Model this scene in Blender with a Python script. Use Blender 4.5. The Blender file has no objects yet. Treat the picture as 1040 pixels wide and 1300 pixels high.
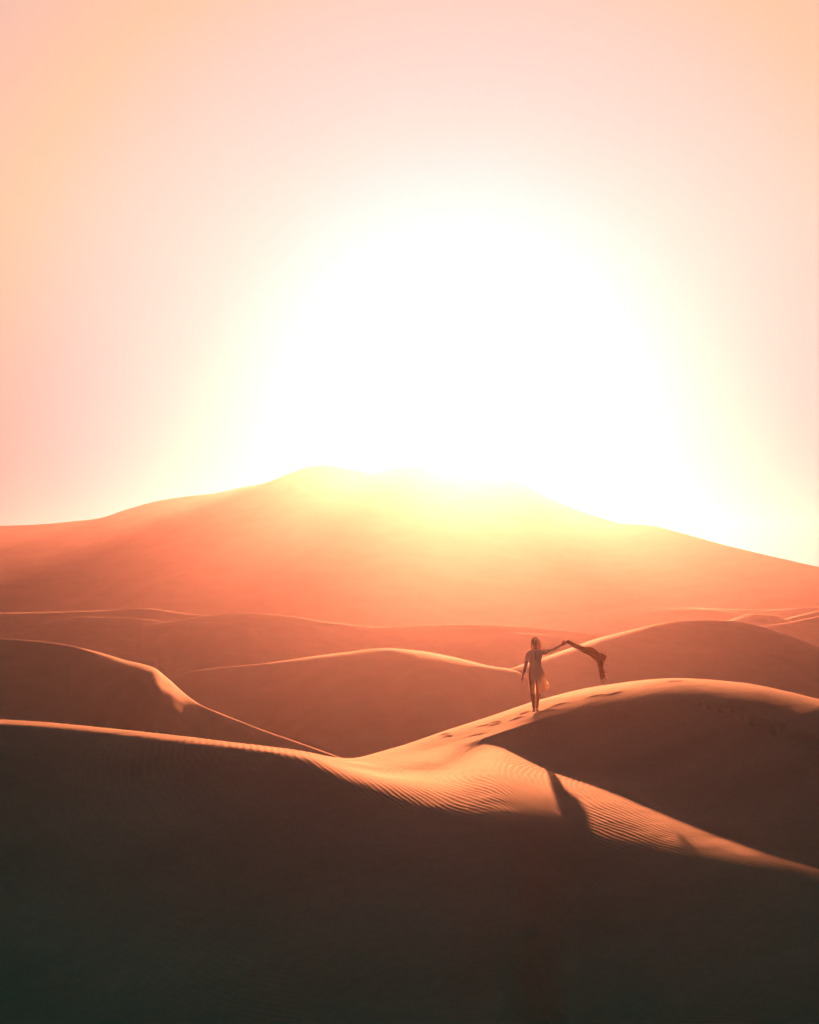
import bpy, bmesh, math, random
import numpy as np
from mathutils import Vector, Matrix

random.seed(7)
rng = np.random.default_rng(11)
sc = bpy.context.scene
COL = sc.collection

# ------------------------------------------------------------------ camera frame maths
F = 2400.0                       # focal length in photo pixels (1040 x 1300)
PITCH = math.atan(100.0 / F)     # camera tilted up a little, level horizon at row 750

def dep(py):                     # downward slope of the sight line through a photo row
    return np.tan(np.arctan((np.asarray(py, float) - 650.0) / F) - PITCH)

def azi(px):
    return (np.asarray(px, float) - 520.0) / F

SUN_AZ = math.atan(azi(590))
SUN_T = -float(dep(518))
SUN_TA = float(azi(590))
SUN_EL = math.atan(SUN_T)
SUNDIR = Vector((math.sin(SUN_AZ) * math.cos(SUN_EL), math.cos(SUN_AZ) * math.cos(SUN_EL), math.sin(SUN_EL)))

# ------------------------------------------------------------------ small helpers
def props(o, label=None, cat=None, group=None, kind=None):
    if label: o["label"] = label
    if cat: o["category"] = cat
    if group: o["group"] = group
    if kind: o["kind"] = kind
    return o

def link_mesh(name, verts, faces, mat=None, parent=None, smooth=True):
    me = bpy.data.meshes.new(name)
    verts = np.asarray(verts, np.float32)
    faces = np.asarray(faces, np.int32) if not isinstance(faces, list) or (faces and len({len(f) for f in faces}) == 1) else faces
    if isinstance(faces, np.ndarray):
        n = faces.shape[1]
        me.vertices.add(len(verts)); me.vertices.foreach_set("co", verts.ravel())
        me.loops.add(faces.size); me.loops.foreach_set("vertex_index", faces.ravel())
        me.polygons.add(len(faces))
        me.polygons.foreach_set("loop_start", np.arange(0, faces.size, n, dtype=np.int32))
        me.polygons.foreach_set("loop_total", np.full(len(faces), n, np.int32))
        me.update(calc_edges=True)
        me.validate()
    else:
        me.from_pydata([tuple(v) for v in verts.tolist()], [], faces)
    if smooth:
        me.polygons.foreach_set("use_smooth", np.ones(len(me.polygons), bool))
    o = bpy.data.objects.new(name, me)
    COL.objects.link(o)
    if mat: me.materials.append(mat)
    if parent: o.parent = parent
    return o

def grid_faces(nr, nc, wrap=False):
    r = np.arange(nr - 1)[:, None]; c = np.arange(nc if wrap else nc - 1)[None, :]
    c2 = (c + 1) % nc
    a = r * nc + c; b = r * nc + c2; d = (r + 1) * nc + c; e = (r + 1) * nc + c2
    return np.stack([a + 0 * c, b + 0 * c, e + 0 * c, d + 0 * c], -1).reshape(-1, 4)

def smooth_noise(x, y, seed=0):
    """value noise with smooth interpolation, -1..1"""
    xi = np.floor(x).astype(np.int64); yi = np.floor(y).astype(np.int64)
    fx = x - xi; fy = y - yi
    fx = fx * fx * fx * (fx * (fx * 6 - 15) + 10); fy = fy * fy * fy * (fy * (fy * 6 - 15) + 10)
    def h(a, b):
        n = (a * 374761393 + b * 668265263 + seed * 1442695041) & 0xFFFFFFFF
        n = ((n ^ (n >> 13)) * 1274126177) & 0xFFFFFFFF
        n = n ^ (n >> 16)
        return (n & 0xFFFF) / 32767.5 - 1.0
    return (h(xi, yi) * (1 - fx) + h(xi + 1, yi) * fx) * (1 - fy) + (h(xi, yi + 1) * (1 - fx) + h(xi + 1, yi + 1) * fx) * fy

def fbm(x, y, seed=0, octv=4):
    s = 0; a = 1.0; t = 0
    for i in range(octv):
        s = s + a * smooth_noise(x * 2 ** i + 17.3 * i, y * 2 ** i - 9.1 * i, seed + i); t += a; a *= 0.5
    return s / t

def curve(xs, ys, q):
    """smooth (monotone cubic) interpolation with straight extrapolation"""
    xs = np.asarray(xs, float); ys = np.asarray(ys, float); q = np.asarray(q, float)
    if len(xs) == 2:
        return ys[0] + (ys[1] - ys[0]) * np.clip((q - xs[0]) / (xs[1] - xs[0]), 0, 1)
    h = np.diff(xs); d = np.diff(ys) / h
    m = np.zeros_like(ys)
    m[1:-1] = np.where(d[:-1] * d[1:] > 0, 0, 0)
    w1 = 2 * h[1:] + h[:-1]; w2 = h[1:] + 2 * h[:-1]
    with np.errstate(divide='ignore', invalid='ignore'):
        hm = (w1 + w2) / (w1 / d[:-1] + w2 / d[1:])
    m[1:-1] = np.where(d[:-1] * d[1:] > 0, hm, 0)
    m[0] = d[0]; m[-1] = d[-1]
    i = np.clip(np.searchsorted(xs, q) - 1, 0, len(xs) - 2)
    t = np.clip((q - xs[i]) / h[i], 0, 1)
    v = (ys[i] * (2 * t**3 - 3 * t**2 + 1) + h[i] * m[i] * (t**3 - 2 * t**2 + t)
         + ys[i + 1] * (-2 * t**3 + 3 * t**2) + h[i] * m[i + 1] * (t**3 - t**2))
    v = np.where(q < xs[0], ys[0] + (q - xs[0]) * m[0], v)
    v = np.where(q > xs[-1], ys[-1] + (q - xs[-1]) * m[-1], v)
    return v

def hermite(Y, Y0, z0, s0, Y1, z1, s1):
    h = Y1 - Y0
    t = (Y - Y0) / h
    return (z0 * (2 * t**3 - 3 * t**2 + 1) + h * s0 * (t**3 - 2 * t**2 + t)
            + z1 * (-2 * t**3 + 3 * t**2) + h * s1 * (t**3 - t**2))

# ------------------------------------------------------------------ materials
def new_mat(name):
    m = bpy.data.materials.new(name); m.use_nodes = True
    return m, m.node_tree.nodes, m.node_tree.links, m.node_tree.nodes["Principled BSDF"]

def sand_material(name, c1, c2, scale, grain=True):
    m, N, L, b = new_mat(name)
    b.inputs["Roughness"].default_value = 0.9
    b.inputs["Specular IOR Level"].default_value = 0.25
    g = N.new("ShaderNodeNewGeometry")
    n1 = N.new("ShaderNodeTexNoise"); n1.inputs["Scale"].default_value = scale; n1.inputs["Detail"].default_value = 6
    L.new(g.outputs["Position"], n1.inputs["Vector"])
    n2 = N.new("ShaderNodeTexNoise"); n2.inputs["Scale"].default_value = scale * 23; n2.inputs["Detail"].default_value = 3
    L.new(g.outputs["Position"], n2.inputs["Vector"])
    ad = N.new("ShaderNodeMath"); ad.operation = 'ADD'
    ml = N.new("ShaderNodeMath"); ml.operation = 'MULTIPLY'; ml.inputs[1].default_value = 0.5
    L.new(n2.outputs["Fac"], ml.inputs[0]); L.new(n1.outputs["Fac"], ad.inputs[0]); L.new(ml.outputs[0], ad.inputs[1])
    r = N.new("ShaderNodeValToRGB")
    r.color_ramp.elements[0].position = 0.5; r.color_ramp.elements[0].color = (*c1, 1)
    r.color_ramp.elements[1].position = 1.0; r.color_ramp.elements[1].color = (*c2, 1)
    L.new(ad.outputs[0], r.inputs[0]); L.new(r.outputs[0], b.inputs["Base Color"])
    if not grain:
        n4 = N.new("ShaderNodeTexNoise"); n4.inputs["Scale"].default_value = scale * 30; n4.inputs["Detail"].default_value = 5
        mp = N.new("ShaderNodeMapping"); mp.inputs["Scale"].default_value = (1.0, 0.35, 1.0); mp.inputs["Rotation"].default_value = (0, 0, 0.5)
        L.new(g.outputs["Position"], mp.inputs["Vector"]); L.new(mp.outputs[0], n4.inputs["Vector"])
        bp = N.new("ShaderNodeBump"); bp.inputs["Strength"].default_value = 0.5; bp.inputs["Distance"].default_value = 0.004 / scale
        L.new(n4.outputs["Fac"], bp.inputs["Height"]); L.new(bp.outputs[0], b.inputs["Normal"])
    if grain:
        n3 = N.new("ShaderNodeTexNoise"); n3.inputs["Scale"].default_value = 45; n3.inputs["Detail"].default_value = 4
        L.new(g.outputs["Position"], n3.inputs["Vector"])
        bp = N.new("ShaderNodeBump"); bp.inputs["Strength"].default_value = 0.35; bp.inputs["Distance"].default_value = 0.004
        L.new(n3.outputs["Fac"], bp.inputs["Height"]); L.new(bp.outputs[0], b.inputs["Normal"])
    return m

SAND = sand_material("rippled_sand", (0.33, 0.215, 0.135), (0.42, 0.285, 0.185), 0.35)
SAND_FAR = sand_material("dune_sand", (0.33, 0.215, 0.135), (0.42, 0.285, 0.185), 0.03, False)
SAND_HILL = sand_material("hill_sand", (0.31, 0.19, 0.115), (0.40, 0.26, 0.165), 0.004, False)

# ------------------------------------------------------------------ near dunes (one continuous sheet of sand)
S = SUN_T
# photo column : rows and distances of the folds of the surface
NEAR = [
    # px,   B row,  YB,   C row, YC,   D row, YD,   E row, YE,  slope C , slope D
    (-900, None),
]
kp   = [-500,   0,   220,   380,   440,   500,   560,   620,   680,   760,   860,   940,  1000,  1040,  1500]
B_r  = [ 915, 921,   942,   964,   990,  1010,  1030,  1040,  1048,  1062,  1082,  1096,  1106,  1113,  1190]
B_Y  = [  36,34.0,  32.0,  30.0,  28.8,  28.1,  27.6,  26.8,  25.8,  24.2,  22.4,  21.6,  21.1,  20.8,  18.0]
E_r  = [ 900, 914,   934,   956,   963,   949,   929,   910,   890,   871,   861,   867,   878,   888,  1000]
E_Y  = [  39,36.2,  34.2,  33.6,  35.5,  40.5,  44.0,  46.5,  47.5,  47.6,  46.0,  43.0,  39.5,  37.5,  28.0]
C_r  = [None]*5
# trough / start of the far shaded slope (only where the far dune rises)
Ck   = [ 440,  500,  560,  620,  680,  760,  860,  940, 1000, 1040, 1500]
Cr_  = [ 975,  978,  972,  966,  976, 1003, 1044, 1073, 1094, 1106, 1184]
CS_  = [0.00, 0.00, 0.02, 0.03, 0.02, 0.00, 0.00, 0.00, 0.00, 0.00, 0.00]
Dk   = [ 440,  500,  560,  620,  680,  760,  860,  940, 1000, 1040, 1500]
Dr_  = [ 969,  962,  950,  934,  914,  895,  881,  882,  892,  906, 1020]
DY_  = [33.7, 37.0, 39.5, 40.6, 41.2, 41.0, 39.6, 37.8, 35.6, 33.8, 25.0]

Lr_  = [ 975,  978,  972,  955,  977, 1004, 1043, 1075, 1098, 1112, 1192]     # row where the sun reaches the sand again
def _upper(px, Y):
    """sunlit cap of the far dune alone (the part that throws the shadow)"""
    YE = curve(kp, E_Y, px); dE = dep(curve(kp, E_r, px)); zE = -dE * YE
    YD = curve(Dk, DY_, px); zD = -dep(curve(Dk, Dr_, px)) * YD
    return np.where((Y > YD) & (Y < YE) & (px > 430), hermite(Y, YD, zD, curve(SDk, SDv, px), YE, zE, -dE), -99.0)
SDk = [440, 560, 640, 700, 800, 2000]; SDv = [-0.03, 0.0, 0.05, S + .012, S + .03, S + .035]

def _solve_edge():
    """where the far dune's shadow ends, so that it ends on the wanted row"""
    YL = []
    for px, r in zip(Ck, Lr_):
        d = float(dep(r)); best = None
        for Y in np.arange(float(curve(Dk, DY_, px)) - 1.0, 14.0, -0.02):
            Yp = np.linspace(Y + 0.5, 50, 300); Xp = float(azi(px)) * Y + (Yp - Y) * SUN_TA
            sh = (_upper(520 + F * Xp / Yp, Yp) - S * (Yp - Y)).max()
            if -d * Y >= sh: best = Y; break
        YL.append(best if best else YL[-1] - 3)
    return YL
YL_ = _solve_edge()

def c_node(px):
    """bottom of the shaded slope: just inside the edge of the far dune's shadow"""
    dL = dep(curve(Ck, Lr_, px)); YL = curve(Ck, YL_, px); zL = -dL * YL
    k = np.interp(px, [560, 700, 860, 1000], [0.9, 2.2, 2.2, 1.8])
    lo = np.interp(px, [560, 640, 700, 860], [0.0, 0.06, 0.20, 0.26])
    YCs = YL + k; zCs = zL + S * k - lo
    w = np.clip((px - 540) / 90.0, 0, 1); w = w * w * (3 - 2 * w)
    YC0 = np.interp(px, [440, 500, 560, 640], [32.0, 33.8, 35.6, 37.5]); zC0 = -dep(curve(Ck, Cr_, px)) * YC0
    return YC0 * (1 - w) + YCs * w, zC0 * (1 - w) + zCs * w

def b_dist(px):
    """near crest distance: a gentle rise from the shadow's edge to the crest"""
    Y0 = curve(kp, B_Y, px)
    YL = curve(Ck, YL_, px); zL = -dep(curve(Ck, Lr_, px)) * YL; dB = dep(curve(kp, B_r, px)); g = -0.025
    Y1 = (-zL - g * YL) / (dB - g)
    w = np.clip((px - 620) / 120.0, 0, 1); w = w * w * (3 - 2 * w)
    return Y0 * (1 - w) + Y1 * w

def near_profile(px):
    px = np.asarray(px, float)
    YB = b_dist(px); zB = -dep(curve(kp, B_r, px)) * YB
    YE = curve(kp, E_Y, px); dE = dep(curve(kp, E_r, px)); zE = -dE * YE
    w = np.clip((px - 400) / 90.0, 0, 1); w = w * w * (3 - 2 * w)     # how far the far dune has risen
    YC, zC = c_node(px)
    YD = curve(Dk, DY_, px); zD = -dep(curve(Dk, Dr_, px)) * YD
    sC = curve(Ck, CS_, px)
    # left of the fold the surface runs straight from B to E
    YC0 = YB + (YE - YB) * 0.4; YD0 = YB + (YE - YB) * 0.75
    zC0 = hermite(YC0, YB, zB, S, YE, zE, -dE); zD0 = hermite(YD0, YB, zB, S, YE, zE, -dE)
    YCm = YC0 * (1 - w) + YC * w; zCm = zC0 * (1 - w) + zC * w
    YDm = YD0 * (1 - w) + YD * w; zDm = zD0 * (1 - w) + zD * w
    s_lin = 0.5 * (S - dE)
    sCm = s_lin * (1 - w) + sC * w
    sD = np.where(px > 560, S, S * 0.2)
    sD = curve(SDk, SDv, px)
    sDm = s_lin * (1 - w) + sD * w
    return dict(YB=YB, zB=zB, YC=YCm, zC=zCm, sC=sCm, YD=YDm, zD=zDm, sD=sDm, YE=YE, zE=zE, dE=dE)

def near_height(px, Y):
    p = near_profile(px)
    YB, zB, YC, zC, YD, zD, YE, zE, dE = (p[k] for k in ("YB", "zB", "YC", "zC", "YD", "zD", "YE", "zE", "dE"))
    # face towards the camera
    u = np.maximum(YB - Y, 0); lr = 1.4; sf = 0.30
    zf = zB - (sf * u - (sf - S) * lr * (1 - np.exp(-u / lr)))
    # beyond the far crest
    v = np.maximum(Y - YE, 0); lb = 4.0; sb = 0.46
    zb = zE - (sb * v - (sb - dE) * lb * (1 - np.exp(-v / lb)))
    z = np.where(Y <= YB, zf, 0)
    z = np.where((Y > YB) & (Y <= YC), hermite(Y, YB, zB, S, YC, zC, p["sC"]), z)
    z = np.where((Y > YC) & (Y <= YD), hermite(Y, YC, zC, p["sC"], YD, zD, p["sD"]), z)
    z = np.where((Y > YD) & (Y <= YE), hermite(Y, YD, zD, p["sD"], YE, zE, -dE), z)
    z = np.where(Y > YE, zb, z)
    return np.maximum(z, -17.0)

def near_hit(px, py, y0=15.0, y1=50.0):
    Ys = np.linspace(y0, y1, 4000)
    z = near_height(np.full_like(Ys, px), Ys)
    ok = np.nonzero(z >= -dep(py) * Ys)[0]
    i = ok[0] if len(ok) else int(np.argmax(z / Ys))
    return float(azi(px) * Ys[i]), float(Ys[i]), float(z[i])

def footprint_list():
    out = []
    def trail(pts, n, gap, depth, ll=0.15, ww=0.07, skip=(), off=0.07):
        P = [near_hit(*q) for q in pts]
        seg = []
        for a, b in zip(P[:-1], P[1:]):
            for k in range(n):
                t = k / n
                seg.append((a[0] + (b[0] - a[0]) * t, a[1] + (b[1] - a[1]) * t, math.atan2(b[1] - a[1], b[0] - a[0])))
        # resample by distance
        last = None; side = 1; cnt = 0
        for x, y, an in seg:
            if last is None or math.hypot(x - last[0], y - last[1]) > gap:
                last = (x, y); side = -side; cnt += 1
                if cnt % 9 in skip: continue
                j = random.uniform(-0.03, 0.03)
                out.append((x - math.sin(an) * (off * side + j), y + math.cos(an) * (off * side + j), an + random.uniform(-.2, .2),
                            ll * random.uniform(.85, 1.2), ww * random.uniform(.85, 1.2), depth * random.uniform(.7, 1.15)))
    # the line of prints that comes down the right flank
    trail([(890, 894), (915, 899), (945, 911), (975, 925), (1005, 935), (1040, 946), (1080, 960)], 90, 0.30, 0.11, 0.16, 0.065, skip=(4, 7), off=0.03)
    # prints along the lit crest that lead to where she stands
    trail([(686, 902.5), (700, 897), (722, 891.5), (748, 885.5), (785, 878)], 90, 0.42, 0.027, 0.13, 0.07, skip=(3, 8), off=0.14)
    trail([(700, 900), (724, 894), (750, 888)], 90, 0.7, 0.018, 0.11, 0.06, skip=(2, 6), off=0.2)
    trail([(560, 934), (590, 925), (625, 919), (655, 911), (676, 905)], 90, 0.45, 0.027, 0.13, 0.07, skip=(3, 6), off=0.18)
    trail([(604, 931), (645, 920), (668, 912)], 90, 0.65, 0.02, 0.12, 0.06, skip=(2, 5), off=0.2)
    trail([(640, 912), (660, 908), (674, 905)], 90, 0.4, 0.027, 0.13, 0.07, skip=(4,), off=0.25)
    trail([(858, 864.5), (870, 864.5)], 60, 0.5, 0.03)
    return out

def build_near():
    cols = np.concatenate([np.arange(-900, -60, 14.0), np.arange(-60, 1101, 1.5), np.arange(1110, 2000, 14.0)])
    rows = np.concatenate([np.arange(3.0, 14.0, 0.12), np.arange(14.0, 49.0, 0.026), np.arange(49.0, 90.0, 0.4)])
    PX, YY = np.meshgrid(cols, rows)
    X = azi(PX) * YY
    Z = near_height(PX, YY)
    # broad, barely visible undulation
    Z += 0.05 * fbm(X / 5.0, YY / 7.0, 3, 2) * np.clip((YY - 6) / 8, 0, 1) * 0.35
    # wind ripples: the crest lines swing round from the near face to the far dune
    ky_y = np.array([3, 14, 18, 22, 27, 31, 36, 42, 90.0]); ky_v = np.array([10.5, 10.5, 10.5, 9.0, 4.2, 0.8, -2.0, -2.8, -3.0])
    yy = np.linspace(3, 90, 2000); K = np.concatenate([[0], np.cumsum(np.interp(yy[:-1], ky_y, ky_v) * np.diff(yy))])
    warp = 1.3 * fbm(X / 1.6, YY / 2.4, 21, 3) + 2.6 * fbm(X / 7.0, YY / 9.0, 31, 2) + 0.35 * fbm(X / 0.5, YY / 0.8, 41, 2)
    psi = 8.6 * X + np.interp(YY, yy, K) + warp
    ph = 2 * np.pi * psi
    rip = np.sin(ph + 0.45 * np.sin(ph))
    amp = 0.0044 * (0.72 + 0.5 * fbm(X / 2.3, YY / 3.4, 51, 3))
    patch = np.clip(0.5 + 1.6 * fbm(X / 1.1, YY / 2.2, 61, 3), 0.15, 1)
    amp = amp * (0.85 + 0.45 * patch)
    amp = amp * (1 + 0.9 * np.clip((26 - YY) / 3, 0, 1))
    amp = amp * (1 - 0.75 * np.clip((PX - 820) / 80, 0, 1) * np.clip((YY - 31) / 4, 0, 1))
    amp = amp * (1 - 0.10 * np.clip((PX - 690) / 120, 0, 1) * np.clip((YY - 25) / 3, 0, 1))
    Z += np.where((YY > 12) & (YY < 60), amp * rip, 0)
    # short choppy bedforms in the trough
    Z += 0.0035 * fbm(X / 0.22, YY / 0.45, 71, 2) * np.clip((YY - 22) / 3, 0, 1) * np.clip((44 - YY) / 3, 0, 1)
    # footprints
    for (fx, fy, an, ll, ww, dd) in footprint_list():
        m = (np.abs(X - fx) < 0.6) & (np.abs(YY - fy) < 0.6)
        dx = X[m] - fx; dy = YY[m] - fy
        a = (dx * math.cos(an) + dy * math.sin(an)) / ll; b = (-dx * math.sin(an) + dy * math.cos(an)) / ww
        r2 = a * a + b * b
        Z[m] += -dd * np.exp(-r2 ** 1.5) + dd * 0.35 * np.exp(-((np.sqrt(r2) - 1.5) / 0.45) ** 2)
    V = np.stack([X, YY, Z], -1).reshape(-1, 3)
    o = link_mesh("rippled_dune", V, grid_faces(len(rows), len(cols)), SAND)
    props(o, "rippled sand dune with a sunlit hollow that the walker stands on, dark near slope below", kind="structure")
    return X, YY, Z

build_near()

# ------------------------------------------------------------------ dunes in the valley and the big hill
FLOOR = -15.0

def dune(name, label, pts, sf=0.45, sb=0.12, lf=1.5, lb=8.0, front=None, back=None, step=3.0, nf=70, nb=50, ext=0.0, rough=0.0, seed=0, mat=None, sink=None, power=None, depthcap=None):
    """pts: (px, silhouette row, row where the lit strip ends, distance)."""
    px = np.array([p[0] for p in pts], float)
    q = np.arange(px[0], px[-1] + 0.01, step)
    rE = curve(px, [p[1] for p in pts], q); rD = curve(px, [p[2] for p in pts], q); YE = curve(px, [p[3] for p in pts], q)
    dE = dep(rE); zE = -dE * YE; dD = dep(np.maximum(rD, rE + 0.3))
    m = 0.5 * (S - dE)
    YD = (m * YE - zE) / (dD + m)
    YD = np.minimum(YD, YE - 0.5)
    zD = zE - m * (YE - YD)
    H = np.maximum(zE.max() - (FLOOR if sink is None else sink), 3.0)
    Lf = front or (H / sf + 10); Lb = back or (H / max(sb, .05) + 10)
    uf = (np.linspace(0, 1, nf) ** 1.6) * Lf
    um = np.linspace(0, 1, 14)[1:-1]
    ub = (np.linspace(0, 1, nb) ** 1.8) * Lb
    rowsY = []; rowsZ = []
    for u in uf[::-1]:
        drop = sf * u - (sf - S) * lf * (1 - np.exp(-u / lf))
        rowsY.append(YD - u); rowsZ.append(zD - drop)
    for t in um:
        Y = YD + (YE - YD) * t
        rowsY.append(Y); rowsZ.append(hermite(Y, YD, zD, S, YE, zE, -dE))
    for u in ub:
        drop = sb * u - (sb - dE) * lb * (1 - np.exp(-u / lb))
        rowsY.append(YE + u); rowsZ.append(zE - drop)
    Y = np.array(rowsY); Z = np.array(rowsZ)
    X = azi(q)[None, :] * Y
    if rough:
        sc_ = H * 0.9
        Z = Z + rough * H * fbm(X / sc_, Y / sc_, seed, 4) * np.clip(np.abs(Y - YE) / (0.25 * H / sf), 0, 1)
    V = np.stack([X, Y, Z], -1).reshape(-1, 3)
    V[:, 2] = np.maximum(V[:, 2], (FLOOR if sink is None else sink) - 4)
    # trim what lies wholly under the valley floor
    fc = grid_faces(Y.shape[0], Y.shape[1])
    keep = (V[fc, 2].max(1) > (FLOOR if sink is None else sink) - 3.9)
    o = link_mesh(name, V, fc[keep], mat or SAND_FAR)
    props(o, label, kind="structure")
    return o

# (px, silhouette row, terminator row, distance)
dune("dune", "smooth shaded dune in the middle distance with a thin pale lit crest, behind the near crests",
     [(120, 905, 905.5, 115.2), (200, 868, 869, 117.0), (250, 851, 852, 117.9), (330, 843, 844, 118.8), (400, 833, 838.5, 117.9), (440, 828, 833, 117.0), (490, 823, 827, 116.1), (530, 826, 834, 115.2), (575, 834, 843, 114.3),
      (620, 845, 850, 113.4), (655, 851.5, 855, 112.5), (668, 862, 863, 112), (680, 884, 885, 112), (700, 915, 916, 111), (760, 960, 961, 110)], sf=0.34, sb=0.10, lf=3.0, lb=14, rough=0.01, seed=5)
dune("dune", "low shaded dune at the left edge with a pale sunlit patch on its right shoulder",
     [(-260, 830, 832, 96), (-100, 815, 815.3, 99), (0, 811, 811.3, 100), (60, 815, 815.3, 99), (90, 819.5, 820.3, 97), (130, 829, 835, 94), (160, 838, 848, 91), (195, 847, 864, 87), (215, 862, 876, 84), (240, 884, 888, 80), (258, 896, 897, 78),
      (280, 905, 907, 76), (330, 925, 926, 70), (390, 946, 947, 64), (460, 972, 973, 58)], sf=0.30, sb=0.16, lf=4.0, lb=6, rough=0.01, seed=9, step=2.0)
dune("dune", "broad dark dune on the right with twin lit streaks on its left shoulder, behind the scarf",
     [(560, 872, 873, 126.0), (600, 862, 863, 127.7), (640, 851, 852.5, 129.4), (680, 838, 843, 131.9), (720, 824, 831, 134.4), (760, 810, 817, 136.9), (800, 800, 804.5, 139.4), (835, 792, 794, 141.1), (860, 788, 789.3, 142.0), (900, 787, 788.3, 142.8),
      (930, 788, 789.5, 142.8), (965, 795, 796.5, 142.8), (1000, 806, 808, 141.1), (1040, 821, 823, 138.6), (1120, 850, 852, 134.4), (1250, 890, 892, 126.0)], sf=0.30, sb=0.12, lf=5, lb=12, rough=0.01, seed=13)
dune("dune", "small dark dune at the far right edge behind the broad dark dune",
     [(900, 812, 813, 215), (940, 800, 801, 220), (970, 794, 795, 224), (1000, 790, 791, 227), (1040, 782, 783, 230), (1100, 772, 773, 235), (1200, 766, 767, 240), (1400, 790, 791, 240)], sf=0.30, sb=0.12, lf=5, lb=12)
# the low field of small dunes beyond
small = [
 ("long low dune with a pale rim left of the middle, third ridge back",
  [(120, 838, 838.5, 300), (170, 822, 822.5, 302), (215, 801, 802.5, 305), (265, 789.5, 791.5, 308), (320, 794, 795.5, 308), (370, 812, 813, 306), (430, 832, 832.5, 302)]),
 ("thin pale dune rim just beyond the left shoulder patch",
  [(90, 826, 828, 205), (140, 831, 833, 205), (190, 835, 838, 204), (230, 841, 844, 202), (262, 847.5, 849, 200), (300, 853, 854, 198)]),
 ("pale low rise of sand just left of the middle dune",
  [(150, 822, 823, 250), (220, 832, 834, 250), (280, 836, 842, 250), (330, 829, 836, 252), (400, 824, 827, 255), (470, 820, 822, 255), (540, 822, 824, 255), (600, 838, 839, 250)]),
 ("low dune with a lit curl to the right of the middle",
  [(480, 826, 827, 280), (540, 812, 813.5, 284), (590, 806, 807.5, 288), (640, 803, 805, 290), (700, 806, 808, 290), (760, 816, 817, 288), (820, 830, 831, 284)]),
 ("pale swoosh of sand leading from the middle dune towards the walker",
  [(540, 836, 837, 190), (580, 833, 835, 190), (620, 831, 833.5, 190), (670, 831, 833, 190), (720, 827, 830, 190), (780, 822, 824, 190)]),
 ("low ridge far off at the left under the great hill",
  [(-120, 800, 801, 520), (-20, 796, 797.5, 520), (60, 790, 792, 522), (110, 783, 785.5, 524), (160, 784, 785.5, 524), (220, 790, 791, 522), (300, 800, 800.5, 520)]),
 ("faint ridge below the left foot of the great hill",
  [(-200, 776, 777, 760), (-60, 779, 780, 760), (60, 777, 779, 760), (130, 775, 777.5, 760), (180, 772, 774, 765), (240, 779, 780, 765), (340, 786, 786.5, 760)]),
 ("faint pale ridge in the glare left of the middle",
  [(180, 795, 795.5, 430), (250, 784, 785, 435), (310, 778, 780, 440), (360, 781, 783, 440), (420, 790, 791, 440), (520, 800, 800.5, 436)]),
 ("pale low ridge in the glare below the middle of the hill",
  [(400, 806, 806.5, 400), (470, 797, 798.5, 404), (530, 794, 796, 408), (600, 792, 793.5, 410), (680, 797, 798, 410), (760, 806, 806.5, 404)]),
 ("long ridge with a bright top line right of the middle",
  [(620, 800, 800.5, 560), (700, 790, 791, 565), (760, 782, 784, 570), (800, 776.5, 779, 575), (850, 772.5, 775, 580), (890, 773, 775, 580), (940, 779, 780, 578), (1020, 790, 790.5, 570)]),
 ("flat ridge in front of the right foot of the great hill",
  [(640, 785, 785.5, 820), (740, 778, 779, 830), (830, 768, 770, 840), (870, 771, 772, 840), (960, 774, 775, 840), (1080, 768, 769.5, 840), (1200, 772, 773, 840)]),
 ("little dune with a curved lit edge near the right side",
  [(905, 800, 800.5, 330), (930, 786, 787, 335), (955, 779.5, 781, 338), (975, 780, 783.5, 338), (992, 785, 789, 336), (1008, 790, 791.5, 334), (1040, 800, 800.5, 330)]),
 ("pale rim at the right edge above the darkest far dune",
  [(960, 796, 796.5, 400), (1000, 785, 787, 405), (1040, 775, 778, 410), (1090, 765, 768, 415), (1180, 762, 763, 420), (1300, 780, 780.5, 420)]),
]
for i, (lab, pts) in enumerate(small):
    if pts[2][3] >= 190:      # distances squeezed nearer along the camera's sight lines, image rows kept
        far = sum(p[0] for p in pts) / len(pts) > 790
        pts = [(a, b, c, (215 + (d - 200) * 0.2) if far else (152 + (d - 200) * 0.04)) for a, b, c, d in pts]
    dd = pts[2][3]
    dune("dune", lab, [(a, b, max(c * 0.5 + b * 0.5, b + 0.9), d) for a, b, c, d in pts], sf=0.26, sb=0.09, lf=dd * 0.03, lb=dd * 0.05, nf=44, nb=34, rough=0.05, seed=40 + i)

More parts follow.
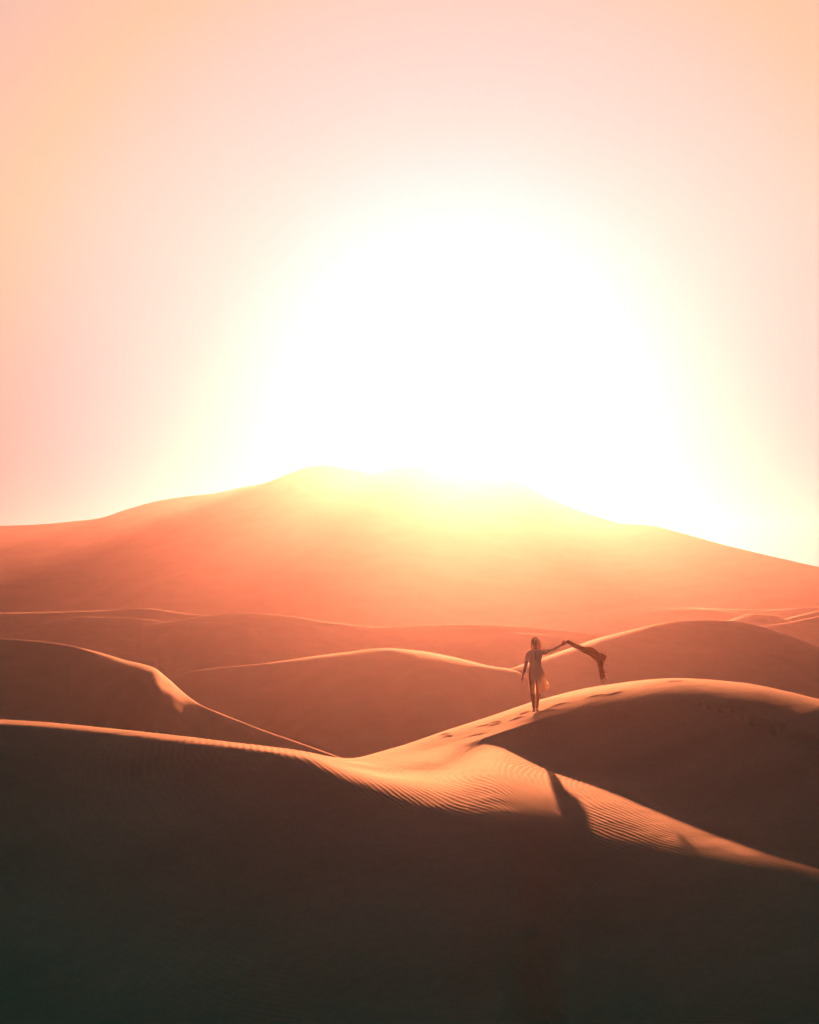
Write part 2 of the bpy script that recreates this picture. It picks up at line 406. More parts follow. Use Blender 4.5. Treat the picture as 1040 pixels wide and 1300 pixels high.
# great hill
hill = [(-1800, 752), (-1200, 735), (-700, 705), (-300, 680), (-120, 669), (0, 667.5), (45, 666), (90, 662), (125, 658), (160, 647), (200, 636), (240, 630), (272, 627), (305, 620), (338, 614), (370, 601), (392, 593), (412, 591),
        (448, 596), (474, 600.5), (500, 594), (522, 590), (545, 596), (570, 604), (600, 607), (645, 609), (662, 614), (700, 633), (760, 656), (795, 665), (826, 667), (860, 675), (920, 692), (1000, 711), (1040, 720),
        (1150, 733), (1400, 745), (1900, 753), (2600, 757)]
def build_hill():
    q = np.concatenate([np.arange(-1800, -60, 20.0), np.arange(-60, 1101, 4.0), np.arange(1110, 2600, 20.0)])
    row = curve([h[0] for h in hill], [h[1] for h in hill], q)
    YC = np.interp(q, [-1800, -300, 300, 650, 850, 1040, 1300, 2600], [840, 730, 685, 680, 630, 560, 530, 620]) + 9 * np.sin(q / 97.0)
    zc = -dep(row) * YC
    t = np.linspace(0, 1, 130)[:, None]
    foot = np.minimum(410, YC * 0.62) + 10 * np.sin(q / 210.0 + 1.0)
    Y = foot + (YC - foot) * t
    # concave windward face, with spurs that run down from the crest
    base = FLOOR - 3
    Z = base + (zc - base) * (0.35 * t + 0.65 * t ** 1.9)
    X = azi(q)[None, :] * Y
    def spur(p0, p1, width, height):
        # ridge along the ground line p0->p1 (px, t): sharp crest, one steep side
        sx = (q[None, :] - p0[0]) / (p1[0] - p0[0])
        tt = p0[1] + (p1[1] - p0[1]) * sx
        d = t - tt
        env = np.clip(sx * 4, 0, 1) * np.clip((1 - sx) * 3, 0, 1)
        return height * 0.22 * env * np.where(d < 0, np.exp(d / (width * 0.45)), np.exp(-d / width))
    Z = Z + spur((80, 0.42), (380, 0.95), 0.09, 13) + spur((150, 0.40), (440, 0.86), 0.09, 12)
    Z = Z + spur((1110, 0.40), (880, 0.78), 0.10, 10) + spur((1240, 0.5), (990, 0.85), 0.08, 8)
    Z = Z + 2.4 * fbm(X / 45, Y / 60, 77, 5) * (1 - t) * np.clip(t * 5, 0, 1)
    # behind the crest
    tb = np.linspace(0, 1, 24)[1:, None]
    Yb = YC + tb * 250
    Zb = zc - (zc - base) * (tb ** 1.2) - 8 * tb
    Xb = azi(q)[None, :] * Yb
    Y = np.vstack([Y, Yb]); X = np.vstack([X, Xb]); Z = np.vstack([Z, Zb])
    o = link_mesh("sand_hill", np.stack([X, Y, Z], -1).reshape(-1, 3), grid_faces(Y.shape[0], Y.shape[1]), SAND_HILL)
    props(o, "great sand hill on the horizon hiding the low sun", kind="structure")
build_hill()

# valley floor, one sheet to the horizon
def build_floor():
    a1 = np.radians(np.concatenate([np.arange(-180, -25, 3.0), np.arange(-25, 25, 0.25), np.arange(25, 180, 3.0)]))
    r = np.concatenate([[0.5], np.geomspace(6, 1350, 170)])
    A, R = np.meshgrid(a1, r)
    X = np.sin(A) * R; Y = np.cos(A) * R
    Z = FLOOR - 0.4 + 1.4 * fbm(X / 60, Y / 90, 5, 3) * np.clip(R / 60, 0, 1) + 2.0 * fbm(X / 300, Y / 500, 8, 3) * np.clip(R / 300, 0, 1)
    Z = np.where((R < 60), FLOOR - 3.0 + 0 * Z, Z)
    o = link_mesh("desert_floor", np.stack([X, Y, Z], -1).reshape(-1, 3), grid_faces(len(r), len(a1), wrap=True), SAND_FAR)
    props(o, "flat sandy valley floor between the dunes", kind="structure")
build_floor()

# ------------------------------------------------------------------ haze
def build_haze():
    x, y0, y1, z0, z1 = 1400, -1400, 1400, -32, 51
    V = [(-x, y0, z0), (x, y0, z0), (x, y1, z0), (-x, y1, z0), (-x, y0, z1), (x, y0, z1), (x, y1, z1), (-x, y1, z1)]
    Fc = [(0, 3, 2, 1), (4, 5, 6, 7), (0, 1, 5, 4), (1, 2, 6, 5), (2, 3, 7, 6), (3, 0, 4, 7)]
    m = bpy.data.materials.new("haze"); m.use_nodes = True
    N = m.node_tree.nodes; L = m.node_tree.links
    N.clear()
    out = N.new("ShaderNodeOutputMaterial"); v = N.new("ShaderNodeVolumePrincipled")
    v.inputs["Color"].default_value = (1.0, 0.80, 0.97, 1)
    v.inputs["Density"].default_value = HAZE_D
    v.inputs["Anisotropy"].default_value = HAZE_G
    L.new(v.outputs[0], out.inputs["Volume"])
    o = link_mesh("haze", V, Fc, m, smooth=False)
    props(o, "warm dusty haze hanging over the whole desert", kind="stuff")
HAZE_D = 1.12e-4
HAZE_G = 0.88
build_haze()

# ------------------------------------------------------------------ the walker
PXC, PYC = 680.3, 902.0
_w = near_hit(PXC, PYC)
PSC = (_w[1] / F) / 0.01806          # size factor so that she spans the same rows as in the photograph
PBASE = Vector((_w[0], _w[1], _w[2] - 0.02))

def plain_mat(name, col, rough=0.7, trans=0.0, tcol=None, var=0.0, scale=30):
    m, N, L, b = new_mat(name)
    b.inputs["Base Color"].default_value = (*col, 1); b.inputs["Roughness"].default_value = rough
    b.inputs["Specular IOR Level"].default_value = 0.3
    if var:
        g = N.new("ShaderNodeTexCoord"); n = N.new("ShaderNodeTexNoise"); n.inputs["Scale"].default_value = scale
        L.new(g.outputs["Object"], n.inputs["Vector"])
        r = N.new("ShaderNodeValToRGB")
        r.color_ramp.elements[0].position = 0.35; r.color_ramp.elements[0].color = (*[c * (1 - var) for c in col], 1)
        r.color_ramp.elements[1].position = 0.65; r.color_ramp.elements[1].color = (*[min(1, c * (1 + var)) for c in col], 1)
        L.new(n.outputs["Fac"], r.inputs[0]); L.new(r.outputs[0], b.inputs["Base Color"])
    if trans:
        t = N.new("ShaderNodeBsdfTranslucent"); t.inputs["Color"].default_value = (*(tcol or col), 1)
        mx = N.new("ShaderNodeMixShader"); mx.inputs[0].default_value = trans
        o = [n for n in N if n.type == 'OUTPUT_MATERIAL'][0]
        L.new(b.outputs[0], mx.inputs[1]); L.new(t.outputs[0], mx.inputs[2]); L.new(mx.outputs[0], o.inputs["Surface"])
    return m

SKIN = plain_mat("skin", (0.46, 0.27, 0.18), 0.5)
b_ = SKIN.node_tree.nodes["Principled BSDF"]; b_.inputs["Subsurface Weight"].default_value = 1.0; b_.inputs["Subsurface Radius"].default_value = (0.05, 0.018, 0.009); b_.inputs["Subsurface Scale"].default_value = 1.0
LIPS = plain_mat("lips", (0.40, 0.13, 0.11), 0.4)
EYE_W = plain_mat("eye_white", (0.6, 0.58, 0.55), 0.2)
IRIS = plain_mat("iris", (0.05, 0.03, 0.02), 0.2)
HAIR = plain_mat("hair", (0.58, 0.40, 0.24), 0.35, 0.75, (0.98, 0.75, 0.48), 0.35, 60)
DRESS = plain_mat("thin_cotton", (0.82, 0.72, 0.58), 0.85, 0.72, (0.95, 0.80, 0.60), 0.06, 25)
for m_ in (DRESS, HAIR, SKIN):
    q_ = m_.node_tree.nodes["Principled BSDF"]; q_.inputs["Sheen Weight"].default_value = 0.8; q_.inputs["Sheen Roughness"].default_value = 0.4
TRIM = plain_mat("embroidery", (0.42, 0.26, 0.17), 0.8)
SCARF = plain_mat("scarf_wool", (0.34, 0.18, 0.10), 0.9, 0.28, (0.45, 0.27, 0.15), 0.15, 18)
TASS = plain_mat("tassel_yarn_and_rim_light", (0.72, 0.58, 0.42), 0.9, 0.50, (0.9, 0.75, 0.55))  # tassel yarn; along the scarf's edges its paleness stands in for rim light

class MB:
    def __init__(s): s.v = []; s.f = []
    def loft(s, rings, cap=True):
        n = len(rings[0]); b0 = len(s.v)
        for r in rings: s.v += [tuple(p) for p in r]
        for i in range(len(rings) - 1):
            for j in range(n):
                a = b0 + i * n + j; b = b0 + i * n + (j + 1) % n
                s.f.append((a, b, b + n, a + n))
        if cap:
            s.f.append(tuple(b0 + j for j in range(n))[::-1])
            s.f.append(tuple(b0 + (len(rings) - 1) * n + j for j in range(n)))
    def tube(s, pts, rad, n=12, flat=None):
        """tapered limb through pts, radius per point; flat = (axis, factor) squashes the section"""
        pts = [Vector(p) for p in pts]
        # refine with catmull rom
        P = []; R = []
        for i in range(len(pts) - 1):
            p0 = pts[max(i - 1, 0)]; p1 = pts[i]; p2 = pts[i + 1]; p3 = pts[min(i + 2, len(pts) - 1)]
            for k in range(4):
                t = k / 4
                P.append(0.5 * ((2 * p1) + (p2 - p0) * t + (2 * p0 - 5 * p1 + 4 * p2 - p3) * t * t + (3 * p1 - p0 - 3 * p2 + p3) * t ** 3))
                R.append(rad[i] + (rad[i + 1] - rad[i]) * (t * t * (3 - 2 * t)))
        P.append(pts[-1]); R.append(rad[-1])
        rings = []
        up = Vector((0.13, 1, 0.07)).normalized()
        # rounded ends
        def ring(c, d, r):
            a = d.cross(up)
            if a.length < 1e-4: a = d.cross(Vector((1, 0, 0)))
            a.normalize(); b = a.cross(d).normalized()
            out = []
            for j in range(n):
                t = 2 * math.pi * j / n
                o = (a * math.cos(t) + b * math.sin(t)) * r
                if flat: o = o - flat[0] * (o.dot(flat[0])) * (1 - flat[1])
                out.append(c + o)
            return out
        d0 = (P[1] - P[0]).normalized(); d1 = (P[-1] - P[-2]).normalized()
        for t in (1.3, 0.8, 0.4):
            rings.append(ring(P[0] - d0 * R[0] * math.sin(t), d0, R[0] * math.cos(t)))
        for i in range(len(P)):
            d = (P[min(i + 1, len(P) - 1)] - P[max(i - 1, 0)]).normalized()
            rings.append(ring(P[i], d, R[i]))
        for t in (0.4, 0.8, 1.3):
            rings.append(ring(P[-1] + d1 * R[-1] * math.sin(t), d1, R[-1] * math.cos(t)))
        s.loft(rings)
    def ellipsoid(s, c, r, nu=20, nv=14, rot=None):
        rings = []
        for i in range(1, nv):
            th = math.pi * i / nv
            rr = []
            for j in range(nu):
                p = Vector((r[0] * math.sin(th) * math.cos(2 * math.pi * j / nu), r[1] * math.sin(th) * math.sin(2 * math.pi * j / nu), -r[2] * math.cos(th)))
                if rot: p = rot @ p
                rr.append(Vector(c) + p)
            rings.append(rr)
        s.loft(rings)
    def obj(s, name, mat, parent=None, smooth=True):
        return link_mesh(name, s.v, [tuple(f) for f in s.f], mat, parent, smooth)

def ering(cx, cy, z, rx, ry, n=24, ph=0.0):
    return [Vector((cx + rx * math.cos(2 * math.pi * j / n + ph), cy + ry * math.sin(2 * math.pi * j / n + ph), z)) for j in range(n)]

def build_person():
    B = MB()
    # trunk
    B.loft([ering(-.010, .005, z, rx, ry) for z, rx, ry in
            ((.80, .10, .085), (.84, .145, .105), (.90, .165, .115), (.96, .158, .112), (1.03, .135, .098), (1.10, .118, .088), (1.16, .122, .090),
             (1.22, .132, .100), (1.28, .138, .105), (1.33, .140, .095), (1.365, .115, .075), (1.395, .07, .058), (1.41, .055, .052))])
    B.ellipsoid((-.072, -.058, 1.245), (.048, .042, .05)); B.ellipsoid((.052, -.058, 1.245), (.048, .042, .05))
    B.ellipsoid((-.08, .07, .90), (.085, .07, .085)); B.ellipsoid((.06, .07, .90), (.085, .07, .085))
    # neck and head, turned a little towards her right hand and down
    B.tube([(-.012, .01, 1.36), (-.018, -.002, 1.43), (-.022, -.012, 1.49)], [.055, .047, .048], 16)
    hc = Vector((-.024, -.012, 1.575)); rot = Matrix.Rotation(math.radians(-14), 3, 'Z') @ Matrix.Rotation(math.radians(8), 3, 'X')
    def H(x, y, z): return hc + rot @ Vector((x, y, z))
    B.ellipsoid(hc + rot @ Vector((0, .012, .018)), (.073, .090, .092), rot=rot)
    B.ellipsoid(H(0, -.020, -.045), (.056, .062, .062), rot=rot)          # jaw
    B.ellipsoid(H(0, -.062, -.088), (.022, .020, .017), rot=rot)          # chin
    B.tube([H(0, -.080, .018), H(0, -.093, -.004), H(0, -.100, -.022)], [.008, .010, .013], 8)     # nose
    B.ellipsoid(H(0, -.077, -.050), (.024, .012, .011), rot=rot)          # lips
    B.ellipsoid(H(-.036, -.062, -.022), (.022, .020, .018), rot=rot); B.ellipsoid(H(.036, -.062, -.022), (.022, .020, .018), rot=rot)
    B.ellipsoid(H(0, -.074, .034), (.050, .014, .010), rot=rot)           # brow
    for sx in (-1, 1): B.ellipsoid(H(sx * .074, .005, -.004), (.009, .017, .030), rot=rot)
    # arms
    B.tube([(-.135, .005, 1.345), (-.185, .0, 1.27), (-.232, -.012, 1.07), (-.268, -.035, .95), (-.302, -.055, .83)], [.052, .047, .036, .034, .024], 14)
    B.tube([(.120, .005, 1.345), (.20, .0, 1.362), (.365, -.005, 1.400), (.46, -.02, 1.455), (.585, -.045, 1.528)], [.052, .045, .036, .034, .024], 14)
    # hands : palm, four fingers, thumb
    def hand(wr, d, side, nrm, curl, grip=False):
        wr = Vector(wr); d = Vector(d).normalized(); nrm = Vector(nrm).normalized(); side = Vector(side).normalized()
        B.tube([wr - d * .01, wr + d * .035, wr + d * .075], [.024, .036, .037], 12, flat=(nrm, .42))
        for k, (off, ln) in enumerate(((.029, .070), (.010, .080), (-.010, .074), (-.028, .058))):
            p = wr + d * .082 + side * off
            pts = [p]; dd = d.copy(); a = curl * (0.8 + .12 * k)
            for seg in (.42, .32, .26):
                dd = (dd * math.cos(a) + nrm * math.sin(a)).normalized(); 
                pts.append(pts[-1] + dd * ln * seg); a = curl * (1.1 if not grip else 1.6)
                n2 = (nrm * math.cos(a) - d * math.sin(a)); nrm_l = n2
            B.tube(pts, [.0095, .0090, .0082, .0070], 8)
        t0 = wr + d * .025 + side * .030
        B.tube([t0, t0 + d * .024 + side * .022 + nrm * .008, t0 + d * .050 + side * .026 + nrm * .018, t0 + d * .066 + side * .020 + nrm * .028], [.013, .011, .010, .008], 8)
    hand((-.304, -.057, .815), (-.25, -.10, -1.0), (0.25, -.95, 0.0), (0.9, 0.3, -.2), 0.25)
    hand((.592, -.047, 1.533), (.80, -.12, .55), (-.45, -.2, .85), (-.1, -.95, -.25), 0.75, True)
    # legs : the leg on her right (left in the picture) steps forward
    B.tube([(-.088, .015, .86), (-.092, -.045, .68), (-.088, -.085, .47), (-.078, -.075, .34), (-.064, -.045, .20), (-.056, -.035, .075)],
           [.088, .078, .053, .055, .042, .031], 18)
    B.tube([(.070, .02, .86), (.062, .02, .68), (.045, .03, .47), (.036, .055, .34), (.028, .075, .20), (.022, .085, .085)],
           [.088, .078, .052, .054, .041, .031], 18)
    for (x, y, tx) in ((-.056, -.035, -.02), (.022, .085, .012)):
        B.tube([(x, y + .03, .040), (x, y - .03, .042), (x + tx * .6, y - .10, .030), (x + tx, y - .155, .022)], [.031, .035, .036, .026], 14, flat=(Vector((0, 0, 1)), .72))
        for k in range(5):
            xx = x + tx + (k - 2) * .0135
            B.tube([(xx, y - .150, .020), (xx, y - .178 + abs(k - 1.5) * .006, .015)], [.011, .009], 8)
    o = B.obj("person", SKIN)
    # fuse into one continuous skin
    rm = o.modifiers.new("fuse", 'REMESH'); rm.mode = 'VOXEL'; rm.voxel_size = 0.0055
    sm = o.modifiers.new("soft", 'SMOOTH'); sm.factor = 0.5; sm.iterations = 3
    bpy.context.view_layer.update()
    dg = bpy.context.evaluated_depsgraph_get()
    me = bpy.data.meshes.new_from_object(o.evaluated_get(dg)); me.name = "person"
    o.modifiers.clear(); old = o.data; o.data = me; bpy.data.meshes.remove(old)
    me.polygons.foreach_set("use_smooth", np.ones(len(me.polygons), bool))
    me.materials.clear(); me.materials.append(SKIN); me.materials.append(LIPS)
    lc = H(0, -.085, -.050)
    for p in me.polygons:
        q = rot.inverted() @ (p.center - lc)
        if abs(q.x) < .021 and abs(q.z) < .0085 * (1 - (q.x / .026) ** 2) and q.y < .01: p.material_index = 1
    o.location = PBASE; o.scale = (PSC,) * 3
    props(o, "woman in a cream dress walking on the lit dune crest with one arm raised", "person")
    # eyes
    for sx in (-1, 1):
        E = MB(); E.ellipsoid(H(sx * .029, -.070, .008), (.013, .010, .008), 12, 8, rot)
        e = E.obj("eye", EYE_W, o)
        I = MB(); I.ellipsoid(H(sx * .029, -.0775, .008), (.0062, .004, .0062), 12, 8, rot)
        I.obj("iris", IRIS, e)
    # hair : parted cap with long locks that fall behind the shoulders, blown a little to the side
    Hh = MB()
    rings = []
    for i in range(13):
        th = math.pi * (0.02 + 0.60 * i / 12)
        r = []
        for j in range(30):
            a = 2 * math.pi * j / 30
            front = max(0.0, -math.sin(a))
            lim = 1.0 - 0.55 * front ** 1.5
            t2 = th * lim
            f = 1.0 + .02 * math.sin(7 * a) 
            r.append(hc + rot @ Vector((.084 * f * math.sin(t2) * math.cos(a), .014 + .101 * f * math.sin(t2) * math.sin(a), .020 + .104 * math.cos(t2))))
        rings.append(r)
    Hh.loft(rings, cap=True)
    rr = random.Random(3)
    for k in range(46):
        a = math.radians(-28 + 236 * k / 45) + rr.uniform(-.05, .05)
        st = hc + rot @ Vector((.080 * math.cos(a), .014 + .095 * math.sin(a), .012 + rr.uniform(-.02, .03)))
        ex = st.x + .012 * math.cos(a) + rr.uniform(-.010, .012) + (.020 if st.x > hc.x else -.002)
        ey = st.y + rr.uniform(.0, .03)
        ln = rr.uniform(.18, .27) if math.cos(a) > -.3 else rr.uniform(.13, .21)
        blow = rr.uniform(.0, .03)
        mid = Vector((st.x * .4 + ex * .6 + .006, ey, st.z - ln * .5))
        Hh.tube([st + Vector((0, 0, .02)), Vector((st.x + .006 * math.cos(a), st.y, st.z - ln * .2)), mid, Vector((ex + blow, ey, st.z - ln))], [.011, .013, .011, .003], 6)
    for k in range(44):   # loose strands caught by the wind
        a = rr.uniform(-.2, 2.6)
        st = hc + rot @ Vector((.080 * math.cos(a), .014 + .095 * math.sin(a), rr.uniform(-.02, .08)))
        Hh.tube([st, st + Vector((.03, .01, -.03)) * rr.uniform(.6, 1.1), st + Vector((.06, .01, -.09)) * rr.uniform(.5, 1.1), st + Vector((.085, .0, -.14)) * rr.uniform(.5, 1.1)], [.0042, .0040, .0032, .0015], 5)
    Hh.obj("hair", HAIR, o)
    # dress
    D = MB()
    n = 72
    zs = [1.415, 1.395, 1.37, 1.33, 1.27, 1.20, 1.14, 1.11, 1.06, 1.0, .94, .88, .82, .76, .70, .64, .58, .52, .46, .40]
    rx = [.060, .090, .130, .158, .156, .146, .134, .130, .138, .150, .162, .170, .176, .184, .192, .200, .207, .213, .219, .224]
    ry = [.056, .072, .094, .116, .134, .122, .104, .098, .108, .122, .132, .138, .142, .146, .150, .156, .162, .168, .174, .180]
    cx = [-.012, -.012, -.012, -.012, -.012, -.014, -.018, -.020, -.018, -.014, -.008, -.002, .006, .004, .008, .012, .016, .020, .024, .028]
    V = []; idx = {}
    for i, z in enumerate(zs):
        k = max(0, (1.08 - z) / .68)
        for j in range(n):
            a = 2 * math.pi * j / n
            c, s_ = math.cos(a), math.sin(a)
            fold = (0.020 * math.sin(9 * a + 1.3 * z * 4) + .010 * math.sin(17 * a - z * 7)) * k + .0035 * math.sin(23 * a + 9 * z)
            x = cx[i] + (rx[i] + fold) * c; y = .005 + (ry[i] + fold * .8) * s_
            zz = z
            if c > 0.2 and k > 0:      # wind lifts the hem on the side of the raised arm
                lift = (c - .2) ** 1.2 * k ** 1.6
                x += .035 * lift; zz += .17 * lift
                y += .02 * math.sin(10 * z) * lift
            if c < 0: x += .045 * (-c) * k
            zz += .012 * math.sin(5 * a + 1) * k ** 2
            V.append((x, y, zz))
    Fc = []
    for i in range(len(zs) - 1):
        for j in range(n):
            j2 = (j + 1) % n
            a = 2 * math.pi * (j + .5) / n
            xm = cx[i] + rx[i] * math.cos(a)
            # the front falls open below mid thigh
            if math.sin(a) < -.2 and zs[i] < .74 and abs(xm + .012) < .014 + .050 * min(1, (.74 - zs[i]) / .25): continue
            Fc.append((i * n + j, i * n + j2, (i + 1) * n + j2, (i + 1) * n + j))
    d = link_mesh("dress", V, Fc, DRESS, o)
    props(d, "light cream knee-length dress open in front at the hem")
    # sleeves
    for pts, rd in (([(-.120, .005, 1.350), (-.175, .0, 1.29), (-.205, -.004, 1.20), (-.218, -.006, 1.14)], [.060, .064, .058, .060]),
                    ([(.105, .005, 1.345), (.165, .0, 1.350), (.235, -.002, 1.362), (.275, -.003, 1.368)], [.062, .066, .060, .064])):
        s_ = MB(); P = [Vector(p) for p in pts]; rg = []
        for i in range(len(P)):
            dd = (P[min(i + 1, 3)] - P[max(i - 1, 0)]).normalized(); a_ = dd.cross(Vector((0, 1, 0))).normalized(); b_2 = a_.cross(dd)
            rg.append([P[i] + (a_ * math.cos(t) + b_2 * math.sin(t)) * (rd[i] + .004 * math.sin(5 * t + i)) for t in [2 * math.pi * q / 24 for q in range(24)]])
        s_.loft(rg, cap=False)
        s_.obj("sleeve", DRESS, d)
    # belt tie and the dark embroidered placket
    T = MB(); T.loft([ering(-.019, .005, z, r_, r_ - .031, 40) for z, r_ in ((1.135, .1375), (1.128, .140), (1.112, .140), (1.105, .1385))], cap=False)
    t_ = T.obj("belt", DRESS, d); md = t_.modifiers.new("cloth_thickness", 'SOLIDIFY'); md.thickness = .004
    Q = MB()
    for k in range(7):
        z = 1.345 - k * .027
        y = .005 - (.102 + .026 * math.sin(min(1, k / 4) * math.pi / 2)) - .004
        Q.ellipsoid((-.014, y, z), (.017 - .0012 * k, .006, .012), 10, 6)
    Q.obj("placket", TRIM, d)
    # fluttering torn hem at her left: a small wind-blown panel
    P_ = []; nu, nv = 14, 10
    for i in range(nu):
        u = i / (nu - 1)
        for j in range(nv):
            v = j / (nv - 1)
            top = Vector((.20 + .075 * math.sin(u * 2.6), -.02 - .05 * u, .74 - .20 * u))
            bot = Vector((.13 - .055 * u, -.05 - .04 * u, .56 - .17 * u))
            p = top.lerp(bot, v); p.y += .022 * math.sin(7 * u + 5 * v); p.x += .012 * math.sin(9 * v + 4 * u); p.z += .008 * math.sin(12 * v)
            P_.append(p)
    link_mesh("blown_hem", P_, grid_faces(nu, nv), DRESS, d)
    return o

def build_scarf():
    root = bpy.data.objects.new("scarf", None); COL.objects.link(root)
    hx, hz = (478 - 262) * .00278, (728 - 176) * .00278
    root.location = PBASE + Vector((hx, -.10, hz)) * PSC; root.scale = (PSC,) * 3
    props(root, "long dark brown fringed scarf streaming in the wind from her raised hand", "scarf")
    rows = [  # five points across, zoomed photo coordinates
        [(468, 176), (470, 179), (473, 182), (476, 185), (479, 188)],
        [(492, 158), (493, 164), (495, 170), (497, 176), (499, 182)],
        [(520, 143), (520, 150), (518, 157), (515, 164), (512, 170)],
        [(560, 160), (559, 169), (558, 178), (557, 187), (556, 195)],
        [(610, 182), (609, 193), (608, 203), (607, 213), (606, 222)],
        [(655, 195), (653, 208), (651, 221), (650, 234), (648, 246)],
        [(700, 197), (697, 214), (694, 231), (691, 248), (688, 264)],
        [(740, 212), (736, 232), (732, 252), (729, 272), (726, 292)],
        [(762, 234), (758, 254), (755, 272), (755, 296), (760, 322)],
        [(782, 248), (778, 268), (772, 292), (770, 322), (776, 372)],
        [(803, 250), (800, 276), (788, 306), (779, 350), (780, 412)],
        [(822, 262), (817, 290), (800, 322), (794, 372), (786, 448)],
        [(838, 268), (836, 300), (808, 330), (808, 376), (800, 470)],
        [(840, 285), (832, 310), (812, 334), (820, 392), (828, 452)],
    ]
    def W(x, z): return ((x - 478) * .00278, (176 - z) * .00278)
    nr, nc = 14, 5
    R = np.array([[W(*p) for p in r] for r in rows])        # nr,nc,2
    tu = np.linspace(0, nr - 1, 92); tv = np.linspace(0, nc - 1, 33)
    G = np.zeros((len(tu), nc, 2))
    for c in range(nc):
        for k in range(2): G[:, c, k] = curve(np.arange(nr), R[:, c, k], tu)
    V = []
    for i, u in enumerate(tu):
        xs = curve(np.arange(nc), G[i, :, 0], tv); zs_ = curve(np.arange(nc), G[i, :, 1], tv)
        for j, v in enumerate(tv):
            k = min(1, u / 3)
            y = .045 * math.sin(v * 2.4 + u * .55) * k + .018 * math.sin(v * 5.1 - u * .9) * k + .02 * math.sin(u * .8) * k + .10 * (u / 13)
            z = zs_[j] + (.004 * math.sin(u * 3.1 + 1.0) if j in (0, len(tv) - 1) else 0)
            V.append((xs[j], y, z))
    c_ = link_mesh("cloth", V, grid_faces(len(tu), len(tv)), SCARF, root)
    md = c_.modifiers.new("cloth_thickness", 'SOLIDIFY'); md.thickness = .004
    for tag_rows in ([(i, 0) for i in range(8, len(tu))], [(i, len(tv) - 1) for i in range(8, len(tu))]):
        t = MB(); t.tube([V[i * len(tv) + j] for i, j in tag_rows[::3]], [.0065] * len(tag_rows[::3]), 5); t.obj("rim_light_edge", TASS, root)  # pale tubes added along both edges, rim light put into their colour
    rr = random.Random(5)
    Vn = np.array(V).reshape(len(tu), len(tv), 3)
    def tassel(p, d, ln):
        t = MB(); p = Vector(p); d = Vector(d).normalized(); s_ = Vector((-d.z, 0.3, d.x))
        ph = rr.uniform(0, 6.28)
        for q in range(3):
            pts = [p]
            for k in range(1, 6):
                pts.append(p + d * ln * k / 5 + s_ * .011 * math.sin(ph + k * 1.3 + q * .9) * (k / 3) + Vector((0, (q - 1) * .006, (q - 1) * .004 * k)))
            t.tube(pts, [.0080, .0078, .0070, .0064, .0054, .0030], 5)
        t.tube([p - d * .004, p + d * .012], [.0065, .006], 6)
        t.obj("tassel", TASS, root)
    last = len(tu) - 1
    ends = [(tu_i, 0) for tu_i in (last - 22, last - 17, last - 13, last - 9, last - 5, last - 2)] + [(last, j) for j in (0, 3, 6, 9, 12)]
    for (i, j) in ends:
        tassel(Vn[i, j], (1.0, rr.uniform(-.3, .3), rr.uniform(-.15, .75) if i < last - 3 else rr.uniform(-.55, .15)), rr.uniform(.05, .085))
    for (i, j) in [(last, 22), (last, 25), (last, 28), (last, 30), (last, 32), (last - 2, 32), (last - 5, 32), (last - 8, 32), (last - 11, 32)]:
        tassel(Vn[i, j], (.8 if i == last else .1, rr.uniform(-.3, .3), rr.uniform(-.3, .35) if i == last else -.8), rr.uniform(.045, .075))

build_person()
build_scarf()

# ------------------------------------------------------------------ sun, sky, camera
EXPOSURE = 2.3
sun = bpy.data.lights.new("sun", 'SUN')
sun.energy = 3.2; sun.angle = math.radians(0.5); sun.color = (1.0, 0.27, 0.10)
so = bpy.data.objects.new("sun", sun); COL.objects.link(so)
so.rotation_euler = SUNDIR.to_track_quat('Z', 'Y').to_euler()
so.location = SUNDIR * 300

w = bpy.data.worlds.new("World"); sc.world = w; w.use_nodes = True
N = w.node_tree.nodes; L = w.node_tree.links; N.clear()
out = N.new("ShaderNodeOutputWorld"); bg = N.new("ShaderNodeBackground")
sky = N.new("ShaderNodeTexSky"); sky.sky_type = 'NISHITA'; sky.sun_disc = False
sky.sun_elevation = SUN_EL; sky.sun_rotation = SUN_AZ; sky.dust_density = 4.0; sky.air_density = 1.0
tc = N.new("ShaderNodeTexCoord")
GLOW = Vector((float(azi(585)), 1.0, -float(dep(480)))).normalized()
dot = N.new("ShaderNodeVectorMath"); dot.operation = 'DOT_PRODUCT'; dot.inputs[1].default_value = GLOW
L.new(tc.outputs["Generated"], dot.inputs[0])
ac = N.new("ShaderNodeMath"); ac.operation = 'ARCCOSINE'; L.new(dot.outputs["Value"], ac.inputs[0])
nz = N.new("ShaderNodeMath"); nz.operation = 'DIVIDE'; nz.inputs[1].default_value = math.pi; L.new(ac.outputs[0], nz.inputs[0])
ramp = N.new("ShaderNodeValToRGB"); cr = ramp.color_ramp; cr.interpolation = 'LINEAR'
STOPS = [  # degrees from the middle of the glow, displayed linear colour
    (0.0, (1.3, 1.2, 1.4)), (3.5, (0.80, 0.62, 0.84)), (5.5, (0.74, 0.53, 0.72)), (7.5, (0.74, 0.54, 0.60)), (11, (0.74, 0.54, 0.51)),
    (14, (0.75, 0.52, 0.36)), (17, (0.76, 0.49, 0.40)), (20, (0.70, 0.43, 0.31)), (24, (0.22, 0.14, 0.11)), (32, (0.02, 0.030, 0.030)), (60, (0.0, 0.018, 0.026)),
    (110, (0.0, 0.030, 0.042)), (150, (0.0, 0.24, 0.27)), (180, (0.0, 0.32, 0.36))]
K = 1.0 / (2 ** EXPOSURE)
while len(cr.elements) > 1: cr.elements.remove(cr.elements[-1])
SC = 2.0
for i, (d, c) in enumerate(STOPS):
    e = cr.elements[0] if i == 0 else cr.elements.new(d / 180)
    e.position = d / 180; e.color = (c[0] / SC, c[1] / SC, c[2] / SC, 1)
L.new(nz.outputs[0], ramp.inputs[0])
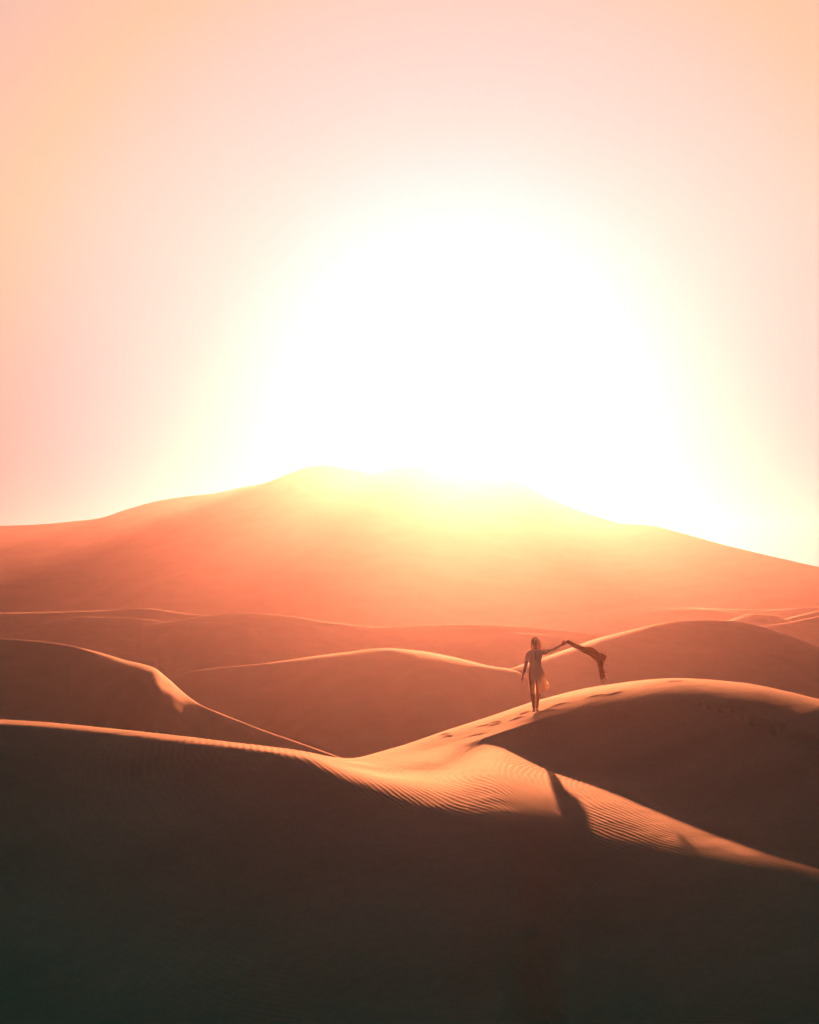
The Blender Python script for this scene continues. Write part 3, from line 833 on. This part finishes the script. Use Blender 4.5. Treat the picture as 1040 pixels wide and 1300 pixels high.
sm = N.new("ShaderNodeVectorMath"); sm.operation = 'SCALE'; sm.inputs["Scale"].default_value = SC * K / 0.1
L.new(ramp.outputs[0], sm.inputs[0])
s2 = N.new("ShaderNodeVectorMath"); s2.operation = 'SCALE'; s2.inputs["Scale"].default_value = 0.006
L.new(sky.outputs[0], s2.inputs[0])
sx = N.new("ShaderNodeSeparateXYZ"); L.new(tc.outputs["Generated"], sx.inputs[0])
mr = N.new("ShaderNodeMapRange"); mr.interpolation_type = 'SMOOTHSTEP'
mr.inputs["From Min"].default_value = -0.02; mr.inputs["From Max"].default_value = 0.22; mr.inputs["To Min"].default_value = 0.0; mr.inputs["To Max"].default_value = 1.0
L.new(sx.outputs["Z"], mr.inputs["Value"])
tint = N.new("ShaderNodeMix"); tint.data_type = 'RGBA'; tint.inputs[6].default_value = (0.5, 0.20, 0.70, 1); tint.inputs[7].default_value = (1, 1, 1, 1)
L.new(mr.outputs[0], tint.inputs[0])
hz = N.new("ShaderNodeVectorMath"); hz.operation = 'MULTIPLY'; L.new(sm.outputs[0], hz.inputs[0]); L.new(tint.outputs[2], hz.inputs[1])
ad = N.new("ShaderNodeVectorMath"); ad.operation = 'ADD'
L.new(hz.outputs[0], ad.inputs[0]); L.new(s2.outputs[0], ad.inputs[1])
L.new(ad.outputs[0], bg.inputs["Color"]); bg.inputs["Strength"].default_value = 0.1
L.new(bg.outputs[0], out.inputs["Surface"])

cam = bpy.data.cameras.new("camera"); co = bpy.data.objects.new("camera", cam); COL.objects.link(co)
cam.sensor_fit = 'VERTICAL'; cam.sensor_height = 24.0; cam.lens = F / 1300.0 * 24.0
cam.clip_start = 0.1; cam.clip_end = 30000
co.rotation_euler = (math.radians(90) + PITCH, 0, 0)
sc.camera = co
sc.view_settings.view_transform = 'Standard'; sc.view_settings.look = 'None'
sc.view_settings.exposure = EXPOSURE; sc.view_settings.gamma = 1
sc.cycles.use_denoising = True
sc.cycles.max_bounces = 6; sc.cycles.volume_bounces = 0; sc.cycles.diffuse_bounces = 4
